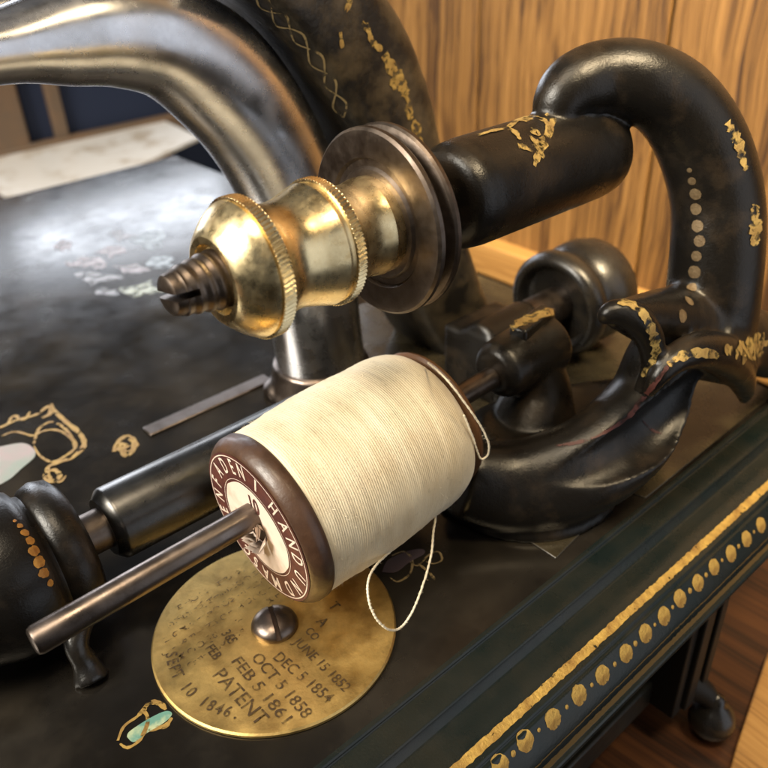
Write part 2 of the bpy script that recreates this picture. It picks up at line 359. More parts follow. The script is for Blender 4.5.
# upright boards of the wall, gaps found from the photo
def wall_y(px): return W(px, 60, x=WX).y
gaps = sorted([wall_y(980), wall_y(665), wall_y(478), wall_y(330), wall_y(230), wall_y(120), wall_y(20), -13])
planks = MB()
for a, b in zip(gaps[:-1], gaps[1:]): b < WEND+1 and planks.add(*(lambda m: (m.v, m.f))(box(WX, WX+.8, a+.06, b-.06, -30, 55)))
pb = put('wall_boards', planks.mesh(), PINE, None, bevel=.08); tag(pb, kind='structure')
sk = put('wall_ledge', box(WX-1.1, WX-.01, -13, WEND, TZ, W(475, 240, x=WX-1).z).mesh(), STRIPWOOD, None, bevel=.08); tag(sk, kind='structure')
tb = put('tabletop', box(-70, WX-1.15, -6.2, 120, TZ-2, TZ-.02).mesh(), TABLEWOOD, None, bevel=.1); tag(tb, kind='structure')
fw_ = put('back_wall', box(-200, 60, 118, 119, -75, 90).mesh(), mat('dark_room_wall', (.030, .020, .014), .8)); tag(fw_, kind='structure')
fl = put('floor', box(-300, 300, -300, 300, -76, -75).mesh(), mat('grey_floor', (.09, .09, .10), .7, 0, 0, .2, .1, (.05, .05, .055), .05)); tag(fl, kind='structure')

# sheet of paper behind the machine
cpt = [W(118, 106, z=TZ+.1), W(215, 150, z=TZ+.1), W(40, 205, z=TZ+.1), W(-60, 150, z=TZ+.1)]
cpt = [W(128, 106, z=TZ+.06), W(200, 140, z=TZ+.06), W(40, 215, z=TZ+.06), W(-70, 160, z=TZ+.06)]
pm = MB().add([p for p in cpt]+[p+V((0, 0, .25)) for p in cpt], [(0, 1, 2, 3), (4, 5, 6, 7), (0, 1, 5, 4), (1, 2, 6, 5), (2, 3, 7, 6), (3, 0, 4, 7)])
tag(put('paper_pad', pm.mesh(), PAPER), 'blurred stained white pad of paper lying on the table behind the machine', 'paper')
bp_ = [(768, 652), (737, 745), (722, 800), (800, 800), (840, 652)]
q0 = [W(a, b, z=TZ+.25) for a, b in bp_]
tag(put('wooden_board', MB().add([V((p.x, p.y, TZ-.01)) for p in q0]+q0, [(0, 1, 2, 3, 4), (5, 6, 7, 8, 9)]+[(i, (i+1) % 5, 5+(i+1) % 5, 5+i) for i in range(5)]).mesh(), STRIPWOOD, None, bevel=.04), 'pale yellow wooden board at lower right beside the ball foot of the machine', 'board')
# dark blue panel far back
bq = empty('chair_back', W(95, 112, y=62)); tag(bq, 'dark blue cloth chair back with a tan wooden slat, blurred far behind at top left', 'chair')
x0, x1 = W(16, 90, y=62).x, W(215, 90, y=62).x; z0 = W(90, 118, y=62).z
put('cloth', box(x0, x1, 62, 63, z0-12, z0+20).mesh(), BLUE, bq, bevel=.3)
xs = W(50, 90, y=61.6).x
put('slat', box(xs-.5, xs+.6, 61.2, 61.95, z0-12, z0+20).mesh(), TAN, bq, bevel=.1)
put('rail', box(x0-6, x1+6, 60.9, 61.9, z0-2.6, z0-.9).mesh(), TAN, bq, bevel=.2)
put('side_post', box(x0-7, x0-.2, 61, 63, z0-14, z0+20).mesh(), TAN, bq, bevel=.2)

# ================================================================== THE SEWING MACHINE
SM = empty('sewing_machine', (6, 8, TZ)); tag(SM, 'antique black enamel sewing machine with gold ornament, steel arm and brass winder nut', 'sewing machine')
BX0, BX1, BY1 = -14., 14., 29.
def fy(y0, z): return y0 + (-z/CAM.z)*(y0-CAM.y) if False else y0 + (z/CAM.z)*(CAM.y-y0)
# front moulding profile (y, z); y found so each line lands where the photo has it
prof = [(-2.62, 0), (fy(-2.72, -.03), -.03), (fy(-2.78, -.10), -.10), (fy(-3.10, -.12), -.12), (fy(-3.28, -.16), -.16), (fy(-3.36, -.26), -.26), (fy(-3.50, -.36), -.36), (fy(-3.75, -.40), -.40),
        (fy(-3.88, -.40), -.40), (fy(-4.00, -.44), -.44), (fy(-4.32, -.54), -.54), (fy(-4.36, -.60), -.60), (fy(-4.42, -.60), -.60), (fy(-4.62, -.78), -.78), (fy(-4.82, -1.0), -1.0), (fy(-4.96, -1.2), -1.2), (fy(-5.04, -1.38), -1.38), (fy(-5.05, -1.42), -1.42), (fy(-5.15, -1.46), -1.46), (fy(-5.20, -1.56), -1.56), (-3.6, -1.60)]
def bed_mesh():
    mb = MB(); N = len(prof)
    fp = prof + [(BY1-1, -1.6), (BY1+.2, -1.4), (BY1+.1, -.5), (BY1, 0)]
    xs = [BX0 + (BX1-BX0)*i/60 for i in range(61)]
    for x in xs:
        for (y, z) in fp: mb.v.append(V((x, y, z)))
    n = len(fp)
    for i in range(60):
        for k in range(n): mb.f.append((i*n+k, i*n+(k+1) % n, (i+1)*n+(k+1) % n, (i+1)*n+k))
    mb.f.append(tuple(range(n))); mb.f.append(tuple(60*n+k for k in range(n)))
    return mb
bed = put('bed', bed_mesh().mesh(), BED, SM, sharp=28, bevel=.025)
bpy.context.view_layer.update()
tb_ = bvh(bed)
# the front moulding has the greener enamel: a second slot on the same mesh
bed.data.materials.append(EDGE)
for p in bed.data.polygons:
    c = bed.matrix_world @ p.center
    if c.y < -2.63: p.material_index = 1
# gold line and spots of the front moulding
def bed_line(y0, z, wd, x0, x1, jag=.2, lift=.012):
    mb = MB(); n = 420
    ya, yb = y0-wd/2, y0+wd/2
    vs = []
    for i in range(n+1):
        x = x0+(x1-x0)*i/n
        for y in (ya+random.uniform(-.5, .5)*jag*wd, yb+random.uniform(-.5, .5)*jag*wd):
            h = tb_.ray_cast(V((x, y, 3)), V((0, 0, -1))); vs.append(V((x, y, (h[0].z if h[0] else z)+lift)))
    return mb.add(vs, [(2*i, 2*i+1, 2*i+3, 2*i+2) for i in range(n)])
put('gold_line', bed_line((fy(-4.00, -.44)+fy(-4.26, -.53))/2, -.5, .15, BX0+.2, BX1-.1, .14).mesh(), GOLD2, bed)
put('gold_hairline', bed_line(fy(-5.05, -1.4)+.02, -1.4, .07, BX0+.2, BX1-.1, .1).mesh(), mat('dull_gold_line', (.20, .125, .04), .45, .4), bed)
sp = []
big = [(500, 766), (525, 741), (553, 719), (579, 695), (602.5, 675), (626, 653.5), (645.5, 633.5), (664, 616), (680, 598.5), (698, 583), (714, 567), (731, 553.5), (746.5, 539), (761, 525), (777, 511)]
for i, (a, b) in enumerate(big):
    sp.append((a, b, .178*random.uniform(.96, 1.03)))
    if i+1 < len(big): c, d = big[i+1]; sp.append(((a+c)/2+random.uniform(-1, 1), (b+d)/2, .048*random.uniform(.7, 1.3)))
put_split('gold_spot', dots(tb_, sp, .007, 26, .06), GOLD2, bed, .02)

# raised step of the bed under the bracket
st = MB()
zz = .03; fr = [W(556, 558, z=zz), W(617, 497, z=zz), W(619, 489, z=zz), W(648, 499, z=zz), W(768, 404, z=zz)]
outl = [(fr[0].x, -1.0), (fr[0].x, fr[0].y), (fr[1].x, fr[1].y+.02), (fr[2].x+.05, fr[2].y), (fr[3].x, fr[3].y+.06), (BX1-.15, -2.50), (BX1-.15, 9), (fr[0].x+2, 9)]
k = len(outl)
st.add([V((a, b, .0)) for a, b in outl]+[V((a, b, zz)) for a, b in outl], [tuple(range(k))[::-1], tuple(range(k, 2*k))]+[(i, (i+1) % k, k+(i+1) % k, k+i) for i in range(k)])
put('raised_step', st.mesh(), mat('step_enamel_wall_sheen', (.018, .015, .010), .28, 0, .2, .3, 4, (.06, .047, .024), .6, (.35, .7), .1), bed, bevel=.012)  # lighter olive tone paints the wood wall's reflection into the enamel

# slide plates and shell inlays on the bed
put('slide_rail', box(W(145, 432, z=0).x, 4.9, 7.15, 7.6, .003, .07).mesh(), STEEL_D, bed, bevel=.06)
def flat_poly(pix, z=.012, dens=6):
    pts = [W(a, b, z=z) for a, b in [q[:2] for q in cat(pix+[pix[0]], dens)][:-1]]
    return MB().add(pts, [tuple(range(len(pts)))])
put('pearl_inlay', flat_poly([(-6, 448), (20, 443), (32, 447), (35, 456), (22, 468), (8, 480), (-8, 484)]).mesh(fix=False), PEARL, bed, sharp=0)
rs = random.Random(5)
for (cx, cy, rx_, ry_, mt) in ((88, 262, 12, 5, 0), (112, 252, 9, 4, 0), (96, 278, 15, 6, 1), (132, 270, 12, 4, 0), (142, 289, 17, 5, 2), (120, 236, 10, 4, 1), (64, 246, 8, 4, 0), (160, 262, 11, 4, 3), (152, 240, 14, 6, 3), (108, 292, 8, 3, 1)):
    rx_ *= 1.35; ry_ *= 1.25
    k = [(cx+rx_*math.cos(a)*rs.uniform(.45, 1.5), cy+ry_*math.sin(a)*rs.uniform(.45, 1.5)) for a in [i*PI/5 for i in range(10)]]
    put('shell_flower_petal', flat_poly(k).mesh(fix=False), SHELLS[mt], bed, sharp=0)
put('green_pearl_inlay', flat_poly([(127, 737), (130, 731), (150, 718), (166, 711), (172, 714), (165, 722), (147, 733), (134, 742)]).mesh(fix=False), TEAL, bed, sharp=0)
for nm, ls in (('gold_scroll', [
    ([(0, 428), (18, 420), (36, 415), (48, 407), (54, 411), (66, 422), (80, 434), (84, 446), (72, 458), (60, 462), (48, 468), (50, 478), (60, 482), (66, 476)], .13),
    ([(34, 444), (38, 434), (52, 430), (66, 434), (76, 446), (66, 456), (52, 462), (40, 456), (34, 446)], .09), ([(2, 436), (16, 432), (34, 436), (40, 428), (52, 422), (64, 428), (72, 438), (74, 448)], .08),
    ([(46, 474), (54, 470), (60, 476), (54, 482), (46, 480), (44, 474)], .12), ([(42, 418), (50, 414), (52, 404)], .12), ([(8, 424), (14, 416), (24, 420), (30, 412)], .09)]),
    ('gold_flower', [([(114, 452), (119, 441), (128, 437), (135, 444), (130, 453), (121, 450), (117, 446)], .17), ([(122, 450), (126, 456), (133, 450)], .15), ([(118, 444), (128, 448)], .2)]),
    ('gold_leaf_knot', [([(118, 741), (124, 727), (136, 718), (144, 712), (148, 722), (140, 740), (128, 748), (120, 744)], .07), ([(142, 712), (150, 703), (160, 704), (166, 710)], .10), ([(146, 732), (158, 728), (166, 726), (172, 718)], .09), ([(146, 708), (140, 714)], .09)]),
    ('gold_curl', [([(392, 556), (404, 552), (412, 560), (410, 574), (398, 582), (390, 578)], .05), ([(410, 562), (418, 566), (428, 556), (438, 552), (442, 560), (434, 564), (426, 562)], .04), ([(418, 564), (428, 572), (434, 580), (426, 580)], .06)])):
    put_split(nm, strokes(tb_, ls), GOLD if nm != 'gold_curl' else GOLD_DIM, bed)
put('dull_shell_inlay', flat_poly([(382, 572), (388, 560), (408, 551), (422, 549), (424, 554), (410, 562), (396, 572)]).mesh(fix=False), mat('dull_shell', (.10, .075, .085), .25, 0, .5), bed, sharp=0)

# body under the bed, with a curled foot and ball
put('base_skirt', join(box(BX0+1, 10.2, -3.3, BY1-3, -5.6, -1.58), box(BX0+1, 8.6, -3.62, -3.31, -2.6, -1.62), box(BX0+1, 8.9, -3.72, -3.31, -5.55, -4.7), box(BX0+1, 8.6, -3.5, -3.31, -3.9, -3.6)).mesh(), mat('cabinet_black', (.010, .011, .009), .4, 0, 0, .3, 4, (.030, .028, .018), .7, (.45, .7), .1), SM, bevel=.06)
bf = W(712, 716, z=TZ+.6)
put('corner_post', join(box(bf.x-1.2, bf.x+.25, bf.y+.45, bf.y+1.9, TZ+1.15, TZ+4.9), box(bf.x-.9, bf.x-.5, bf.y+.32, bf.y+.449, TZ+1.3, TZ+4.9), box(bf.x-.25, bf.x+.05, bf.y+.32, bf.y+.449, TZ+1.3, TZ+4.9), sweep([V((bf.x, bf.y, TZ+.9)), V((bf.x-.1, bf.y+.3, TZ+1.3)), V((bf.x-.4, bf.y+.9, TZ+1.6))], [.2, .3, .5], seg=16)).mesh(), mat('post_black', (.008, .007, .006), .55, 0, 0, .3, 5, spec=.3), SM, bevel=.06)
put('ball_foot', lathe(bf+V((0, 0, -.60)), (0, 0, 1), [(0, .02), (.03, .2), (.14, .38), (.35, .52), (.56, .55), (.8, .48), (1.0, .32), (1.1, .2), (1.3, .18), (1.4, .02)], 40).mesh(), JAPAN, SM, sharp=0)
pst = W(752, 700, z=TZ)
put('table_end_strip', box(-70, WX-1.2, -6.9, -6.25, TZ-2.2, TZ+.05).mesh(), STRIPWOOD, tb, bevel=.1)

# round patent plate with its screw
PR = 2.2
pl = put('patent_plate', lathe((0, 0, .02), (0, 0, 1), [(0, .01), (0, PR), (.05, PR), (.08, PR-.03), (.08, .01)], 128).mesh(), PLATE, SM, sharp=30)
stamp = MB()
def stamp_line(s, u, v, size, ang=0, sx=.9, tgt=None):
    """u runs along the writing (towards the viewer), v is the writing's up"""
    vs, fs = textgeo(s, size, .004, sx); ca, sa = math.cos(ang), math.sin(ang)
    (tgt or stamp).add([(v+(x*sa+y*ca), -(u+(x*ca-y*sa)), .112) for x, y in vs], fs)
def stamp_arc(s, R, phi0, size, step, tgt=None):
    """letters around the plate, tops towards the middle"""
    for i, ch in enumerate(s):
        if ch == ' ': continue
        vs, fs = textgeo(ch, size, .004, .85); ph = phi0 + i*step
        c = V((math.cos(ph), math.sin(ph), 0)); u = V((-c.y, c.x, 0))
        (tgt or stamp).add([c*(R-y)+u*x+V((0, 0, .112)) for x, y in vs], fs)
def uv(px, py): p = W(px, py, z=.11); return -p.y, p.x
def flush():
    global stamp
    put_split('stamped_word', stamp, STAMP_SHADE, pl, .13); stamp = MB()
for s, a, b, size in (('PATENT', (217, 672), (263, 722), .36), ('FEB 5 1861', (236, 660), (288, 722), .29), ('OCT 5 1858', (255, 655), (308, 716), .29), ('DEC 5 1854', (276, 655), (330, 700), .29), ('JUNE 15 1852', (296, 640), (348, 690), .26)):
    (u0, v0), (u1, v1) = uv(*a), uv(*b); L_ = math.hypot(u1-u0, v1-v0)
    vs, fs = textgeo(s, size, .002, 1.); wd = max(x for x, y in vs)-min(x for x, y in vs); kx = L_/wd; an = math.atan2(v1-v0, u1-u0); cu, cv = (u0+u1)/2, (v0+v1)/2
    ca, sa = math.cos(an), math.sin(an)
    stamp.add([(cv+(x*kx*sa+y*ca), -(cu+(x*kx*ca-y*sa)), .112) for x, y in vs], fs); flush()
for s, px, py, size in (('FEB', 213, 652, .25), ('365', 229, 637, .25), ('A', 322, 622, .28), ('CO', 312, 634, .22), ('T', 334, 606, .28)):
    u, v = uv(px, py); stamp_line(s, u, v, size, -.05); flush()
p0 = W(170, 655, z=.11); p1 = W(232, 724, z=.11); a0 = math.atan2(p0.y, p0.x); a1 = math.atan2(p1.y, p1.x)
if a0 < 0: a0 += 2*PI
if a1 < 0: a1 += 2*PI
arc = 'SEPT 10 1846.'
stamp_arc(arc, 1.86, a0, .29, (a1-a0)/(len(arc)-1)); flush()
# rows too worn to read: short broken dashes
glyphs = 'WHEMRANDISOCFGLT'
for row in range(6):
    sm = MB(); y_ = .30+row*.26
    for i in range(18):
        x_ = -1.75+i*.17+random.uniform(-.02, .02)
        if math.hypot(x_, y_) > 1.95 or math.hypot(x_, y_) < .62 or random.random() < .14: continue
        vs, fs = textgeo(random.choice(glyphs), .22, .002, .85); an = random.uniform(-.12, .12)
        sm.add([(x_+y*.95+an*x, y_-x+an*y, .1105) for x, y in vs], fs)
    if sm.v: put_split('worn_stamping', sm, SMUDGE, pl, .16)
scr = lathe((0, 0, .10), (0, 0, 1), [(0, .01), (0, .42), (.06, .425), (.12, .40), (.19, .33), (.24, .22), (.265, .1), (.27, .01)], 48)
sa_, sb_ = W(268, 606, z=.35), W(279, 643, z=.35); an = math.atan2((sb_-sa_).y, (sb_-sa_).x)
put('screw', cut(scr, box(-1, 1, -.045, .045, .17, .6, Matrix.Rotation(an, 3, 'Z'), (.0, 0, 0))), STEEL_D, pl, sharp=30)

# spool pin
PA, PB = W(33, 642, y=.29), W(500, 373, y=.29)
PD = (PB-PA).normalized(); PL = (PB-PA).length
pinm = lathe(PA, PD, [(-.02, .01), (-.02, .17), (.0, .205), (.06, .23), (PL*.5, .23), (PL, .235), (PL+.3, .2)], 48)
put('spool_pin', pinm.mesh(), STEEL_D, SM, sharp=30)

# winder spindle, nut, pulley
AX0 = W(185, 290, y=.3); AX1 = W(560, 160, y=.3); AD = (AX1-AX0).normalized(); AO = AX0
def tx(px): return (W(px, 290-(px-185)*.345, y=.3)-AO).length*(1 if px > 185 else -1)
t0 = tx(166)
def thr(t, q): return .026*abs(((q/(2*PI)-t/.17) % 1)*2-1) if t > t0+.16 else 0
spn = lathe(AO, AD, [(t0, .01), (t0, .24), (t0+.03, .285), (t0+.10, .31)]+[(t0+.12+i*.02, .31+.10*min(1, i/30)) for i in range(48)]+[(t0+1.1, .30), (4.9, .30)], 72, thr)
Rn = Matrix((AD, AD.orthogonal().normalized(), AD.cross(AD.orthogonal().normalized()))).transposed()
slot = box(-.4, .34, -1, 1, -.05, .05, Matrix.Rotation(-.2, 3, AD) @ Matrix((AD, V((0, 1, 0))-AD*AD.y, AD.cross(V((0, 1, 0))))).transposed(), AO+AD*t0)
spindle = put('winder_spindle', cut(spn, slot), IRON, SM, sharp=35)
b0 = tx(215); k1 = tx(247)-.08; k2 = tx(321)-.07; be = tx(365); w0 = tx(375)
bp = [(b0+.1, .46), (b0-.02, .52), (b0-.03, .62), (b0+.0, .68)]
for i in range(1, 9): a = i/8; bp.append((b0+(k1-.03-b0)*a, .68+(1.01-.68)*(.45*a+.55*math.sin(a*PI/2))))
bp += [(k1-.015, .99), (k1, .99), (k1+.005, 1.04)]+[(k1+.01+.18*i/6, 1.045) for i in range(7)]+[(k1+.195, 1.04), (k1+.20, .995)]
for i in range(1, 15): a = i/15; bp.append((k1+.205+(k2-.03-k1-.205)*a, .985-.02*a-.165*math.sin(PI*a**.75)**1.2))
bp += [(k2-.02, .935), (k2, .94), (k2+.005, .98)]+[(k2+.01+.15*i/6, .985) for i in range(7)]+[(k2+.165, .98), (k2+.17, .94)]
for i in range(1, 13): a = i/12; bp.append((k2+.175+(be-k2-.175)*a, .92-.13*a-.10*math.sin(PI*a)))
bp += [(be+.01, .78), (w0, .78), (w0+.01, .3)]
def knurl(t, q):
    if k1+.008 < t < k1+.192: return .014*math.sin(92*q+ (t-k1)*20)
    if k2+.008 < t < k2+.162: return .013*math.sin(88*q+(t-k2)*20)
    return 0
put('brass_nut', lathe(AO, AD, bp, 920, knurl).mesh(), BRASS, spindle, sharp=25)
wp = [(w0-.02, .6), (w0-.03, .80), (w0-.02, .88), (w0+.03, .92), (w0+.03, 1.02), (w0-.03, 1.06), (w0-.05, 1.38), (w0-.04, 1.47), (w0+.0, 1.515), (w0+.07, 1.52), (w0+.11, 1.49), (w0+.16, 1.32), (w0+.20, 1.22), (w0+.24, 1.32), (w0+.31, 1.49), (w0+.35, 1.52), (w0+.42, 1.515), (w0+.46, 1.47), (w0+.50, 1.2), (w0+.56, .7), (w0+.66, .58), (w0+1.25, .56), (w0+1.3, .3)]
put('pulley', lathe(AO, AD, wp, 128).mesh(), IRON, spindle, sharp=30)

# winder bracket: bearing tube, arch, leaf, crescent, pedestal in one casting
tubeA = tx(441); tubeB = tx(601)
tube = lathe(AO, AD, [(tubeA, .01), (tubeA, .5), (tubeA+.03, .70), (tubeA+.12, .84), (tubeA+.3, .92), (tubeA+.6, .95), (tubeB-.6, .96), (tubeB-.25, .92), (tubeB-.08, .78), (tubeB, .5), (tubeB+.02, .01)], 48)
def P(px, py, y): return W(px, py, y=y)
arch = sweep([P(555, 125, .35), P(559, 104, .35), P(574, 88, .30), (P(603, 78, .1)), P(640, 82, -.35), P(676, 104, -.8), P(702, 145, -1.25), P(716, 195, -1.6), P(717, 245, -1.85), P(712, 300, -2.0), P(706, 345, -2.0)],
             [.40, .50, .62, .68, .74, .80, .86, .90, .93, .96, 1.0], seg=32)
cres = sweep([P(462, 478, -.35), P(505, 486, -.9), P(550, 480, -1.45), P(592, 462, -1.9), P(626, 434, -2.1), P(650, 400, -2.1), P(664, 362, -2.0), P(690, 322, -1.9)],
             [(.80, .7), (.92, .75), (.98, .78), (.98, .78), (.96, .78), (.86, .78), (.78, .8), (.85, .85)], hint=V((.55, .65, -.5)), seg=36, power=2.3)
lobe1 = sweep([P(640, 392, -2.5), P(652, 366, -2.6), P(650, 340, -2.55), P(637, 320, -2.4), P(619, 312, -2.2), P(607, 314, -2.1), P(603, 322, -2.05)], [.14, .20, .26, .28, .24, .18, .10], seg=20)
lobe1b = sweep([P(700, 328, -1.9), P(672, 322, -1.9), P(645, 318, -1.95), P(614, 315, -2.0)], [.95, .74, .50, .24], seg=24)
lobe2 = sweep([P(648, 394, -2.75), P(658, 376, -2.85), P(676, 358, -2.9), P(700, 350, -2.95), P(722, 355, -2.95), P(737, 370, -2.9), P(744, 388, -2.8), P(744, 400, -2.75)], [.12, .20, .28, .36, .42, .36, .24, .12], seg=24)
sh = sweep([P(700, 340, -2.2), P(720, 352, -2.5), P(736, 368, -2.6), P(742, 388, -2.6)], [.9, .7, .45, .15], seg=20)
arm_r = sweep([P(700, 335, -2.0), P(740, 338, -2.25), P(775, 350, -2.45), P(830, 352, -2.6)], [.8, .78, .72, .8], seg=24)
PC = V((6.55, -.25, 0))
ped = lathe(PC, (0, 0, 1), [(0, .01), (0, 2.15), (.14, 2.16), (.22, 2.08), (.28, 1.92), (.36, 1.86), (.60, 1.84), (.72, 1.76), (.80, 1.55), (.95, 1.40), (1.3, 1.3), (1.5, .9), (1.5, .01)], 64)
boss0 = W(492, 374, y=.29)
boss = lathe(boss0, PD, [(0, .01), (0, .42), (.06, .52), (.2, .62), (.5, .66), (1.5, .70), (1.8, .68), (1.95, .5), (1.95, .01)], 40)
neck = sweep([boss0+PD*1.1+V((0, 0, -.1)), boss0+PD*1.3+V((0, -.2, -.9)), PC+V((.3, .1, .6))], [.62, .75, 1.2], seg=24)
web = sweep([PC+V((.8, .6, .55)), PC+V((2.2, .4, .55)), PC+V((3.2, -.6, .9)), P(665, 395, -1.7)], [(.9, .35), (1.0, .35), (.9, .35), (.5, .4)], hint=V((0, 0, 1)), seg=24)
hollow = sweep([P(716, 378, -3.1), P(694, 402, -2.95), P(668, 427, -2.85), P(638, 450, -2.8), P(604, 468, -2.6), P(560, 481, -2.2), P(512, 486, -1.65), P(470, 482, -1.1)], [.50, .60, .62, .62, .60, .58, .54, .5], seg=24)
hollow2 = sweep([P(627, 338, -2.6), P(636, 366, -2.65), P(624, 396, -2.62), P(596, 417, -2.42), P(548, 430, -1.95), P(500, 432, -1.4)], [.20, .36, .40, .42, .42, .4], seg=24)
def as_mb(me):
    r = MB(); r.add([v.co.copy() for v in me.vertices], [tuple(p.vertices) for p in me.polygons]); return r
core = as_mb(voxel(join(cres, sh, lobe1b, arch, arm_r, ped, web), .08, 3))
core = as_mb(cut(core, hollow)); core = as_mb(cut(core, hollow2))
brk = put('winder_bracket', voxel(join(core, tube, lobe1, lobe2, boss, neck), .055, 3), JAPAN_WORN, SM, sharp=0)
bpy.context.view_layer.update(); tk = bvh(brk)
# set screw lug on the boss
lc = W(533, 322, y=.29); 
RL = Matrix((PD, V((0, 1, 0))-PD*PD.y, PD.cross(V((0, 1, 0))))).transposed()
lug = put('set_screw', box(-.62, .62, -.2, .2, -.35, .12, Matrix.Rotation(.15, 3, 'Z')@RL, lc).mesh(), JAPAN, brk, bevel=.05)
bpy.context.view_layer.update()
put('gold_patch', strokes(bvh(lug), [([(510, 329), (520, 323), (532, 318), (545, 313), (553, 311)], .30)], .006).mesh(), GOLD_F, brk)
# gold spots down the arch
arch_sp = [(689.5, 170, .05), (692, 181, .08), (695.5, 194, .115), (696, 209, .115), (697.5, 226, .12), (699.5, 241, .115), (696.5, 256, .105), (694.5, 272, .13), (691.5, 288, .10), (689, 301, .11), (682.5, 316, .13)]
put('gold_spot_row', dots(tk, arch_sp, .012, 26, .05).mesh(), mat('pale_dull_gold', (.15, .105, .055), .5, .2, 0, .6, 20, (.10, .065, .03), 6), brk)
put_split('gold_fleck', strokes(tk, [([(727, 122), (733, 133), (738, 142), (742, 158), (746, 170)], .2), ([(756, 205), (754, 215), (757, 228), (755, 238), (754, 246)], .24), ([(752, 222), (759, 234)], .3),
    ([(735, 355), (744, 347), (756, 345), (768, 343)], .3), ([(742, 360), (750, 352), (762, 354)], .3), ([(724, 349), (732, 351)], .2), ([(753, 338), (764, 335)], .15)], .012, .5), GOLD_F, brk)
put_split('gold_leaf_edge', strokes(tk, [([(618, 302), (632, 306), (643, 314), (650, 327), (655, 342), (655, 355), (648, 368), (642, 376)], .17), ([(668, 365), (678, 358), (694, 353), (712, 354), (718, 357)], .16), ([(620, 300), (636, 303)], .12)], .012, .4), GOLD_F, brk)
put_split('red_line', strokes(tk, [([(668, 366), (656, 382), (648, 392), (640, 402), (630, 415), (612, 428), (596, 437)], .10), ([(596, 437), (576, 443), (556, 446)], .07), ([(640, 418), (652, 430), (668, 436)], .04)], .012, .3), RED, brk)
put_split('gold_scrollwork', strokes(tk, [([(470, 132), (484, 127), (500, 121), (516, 118), (530, 121)], .30), ([(508, 128), (522, 118), (538, 118), (549, 126), (546, 138), (536, 142), (530, 136)], .14), ([(518, 146), (532, 148), (544, 142), (538, 154), (534, 166)], .16),
    ([(476, 136), (498, 130), (512, 130), (520, 140)], .12), ([(549, 128), (553, 120), (546, 114)], .12), ([(532, 128), (538, 134), (530, 132)], .10), ([(538, 150), (544, 158)], .09)], .012, .35), GOLD_F, brk)

# polished steel needle arm
sa = [P(322, 402, 6), P(322, 370, 6), P(314, 310, 6), P(306, 250, 6), P(286, 180, 6), P(254, 120, 6), P(213, 72, 6), P(165, 42, 6), P(112, 33, 6), P(60, 38, 6), P(5, 46, 6), P(-60, 56, 6), P(-140, 70, 6)]
sr = [(1.35, 1.2), (1.18, 1.1), (1.16, 1.05), (1.18, 1.05), (1.2, 1.05), (1.2, 1.05), (1.20, 1.0), (1.06, 1.0), (.94, .95), (.80, .85), (.60, .8), (.58, .8), (.8, .8)]
arm = put('needle_arm', sweep(sa, sr, V((0, 1, 0)), 48, 10, 2.15).mesh(), STEEL, SM, sharp=0)
ft = W(286, 392, z=0)
put('arm_foot', voxel(join(lathe((5.75, 6, 0), (0, 0, 1), [(0, .01), (0, 1.5), (.12, 1.5), (.3, 1.38), (.9, 1.25), (.9, .01)], 48), lathe((ft.x, ft.y, 0), (0, 0, 1), [(0, .01), (0, .62), (.25, .58), (.42, .4), (.5, .01)], 32)), .07, 3), STEEL_D, arm, sharp=0)
# upper lug at the far left of the arm
put('presser_lever', sweep([P(-60, 20, 6.6), P(0, 12, 6.6), P(40, 8, 6.6), P(90, -6, 6.8), P(150, -40, 7)], [.30, .30, .32, .4, .5], seg=24).mesh(), STEEL, arm, sharp=0)

# black overarm: squared band, ornament on its inner face
YF, YB = 4.6, 7.2; ym = (YF+YB)/2; hw = (YB-YF)/2
inner = [(186, -60), (245, -32), (290, 2), (330, 50), (360, 108), (385, 175), (405, 245), (424, 300), (446, 340), (478, 385)]
outer = [(280, -110), (330, -58), (376, 0), (416, 62), (438, 118), (452, 175), (468, 232), (484, 285), (498, 325), (520, 372)]
mid, rr = [], []
for (a, b), (c, d) in zip(inner, outer):
    p, q = W(a, b, y=YF), W(c, d, y=YF); m_ = (p+q)/2; mid.append(V((m_.x, ym, m_.z))); rr.append(((p-q).length/2, hw))
ov = put('overarm', sweep(mid[::-1], rr[::-1], V((0, 1, 0)), 56, 8, 5.0).mesh(), mat('overarm_enamel', (.009, .008, .007), .36, 0, .05, .3, 6, (.075, .058, .036), 1.0, (.42, .72), .1, .04), SM, sharp=0)
bpy.context.view_layer.update(); to = bvh(ov)
lk = [(258, -8), (268, 4), (279, 18), (293, 30), (304, 43), (315, 58), (325, 72), (333, 86), (338, 98), (343, 112), (347, 124)]
lines = []
cl = [(256, -6), (264, 4), (272, 12), (281, 20), (290, 28), (300, 38), (308, 48), (317, 60), (325, 72), (331, 83), (336, 94), (340, 105), (344, 117)]
cl = cl[::2]+[cl[-1]]
for i in range(0, len(cl)-1):
    (a, b), (c, d) = cl[i], cl[i+1]; dx, dy = c-a, d-b; L_ = math.hypot(dx, dy); L_ = max(L_, .1); nx, ny = -dy/L_*7, dx/L_*7; mx, my = (a+c)/2, (b+d)/2
    f = 1 if i % 2 else .8
    lines += [([(a, b), (mx+nx*f, my+ny*f), (c, d)], .045), ([(a, b), (mx-nx*f, my-ny*f), (c, d)], .045)]
put('gold_chain', strokes(to, lines, .014, .15, 4).mesh(), GOLD_DIM, ov)
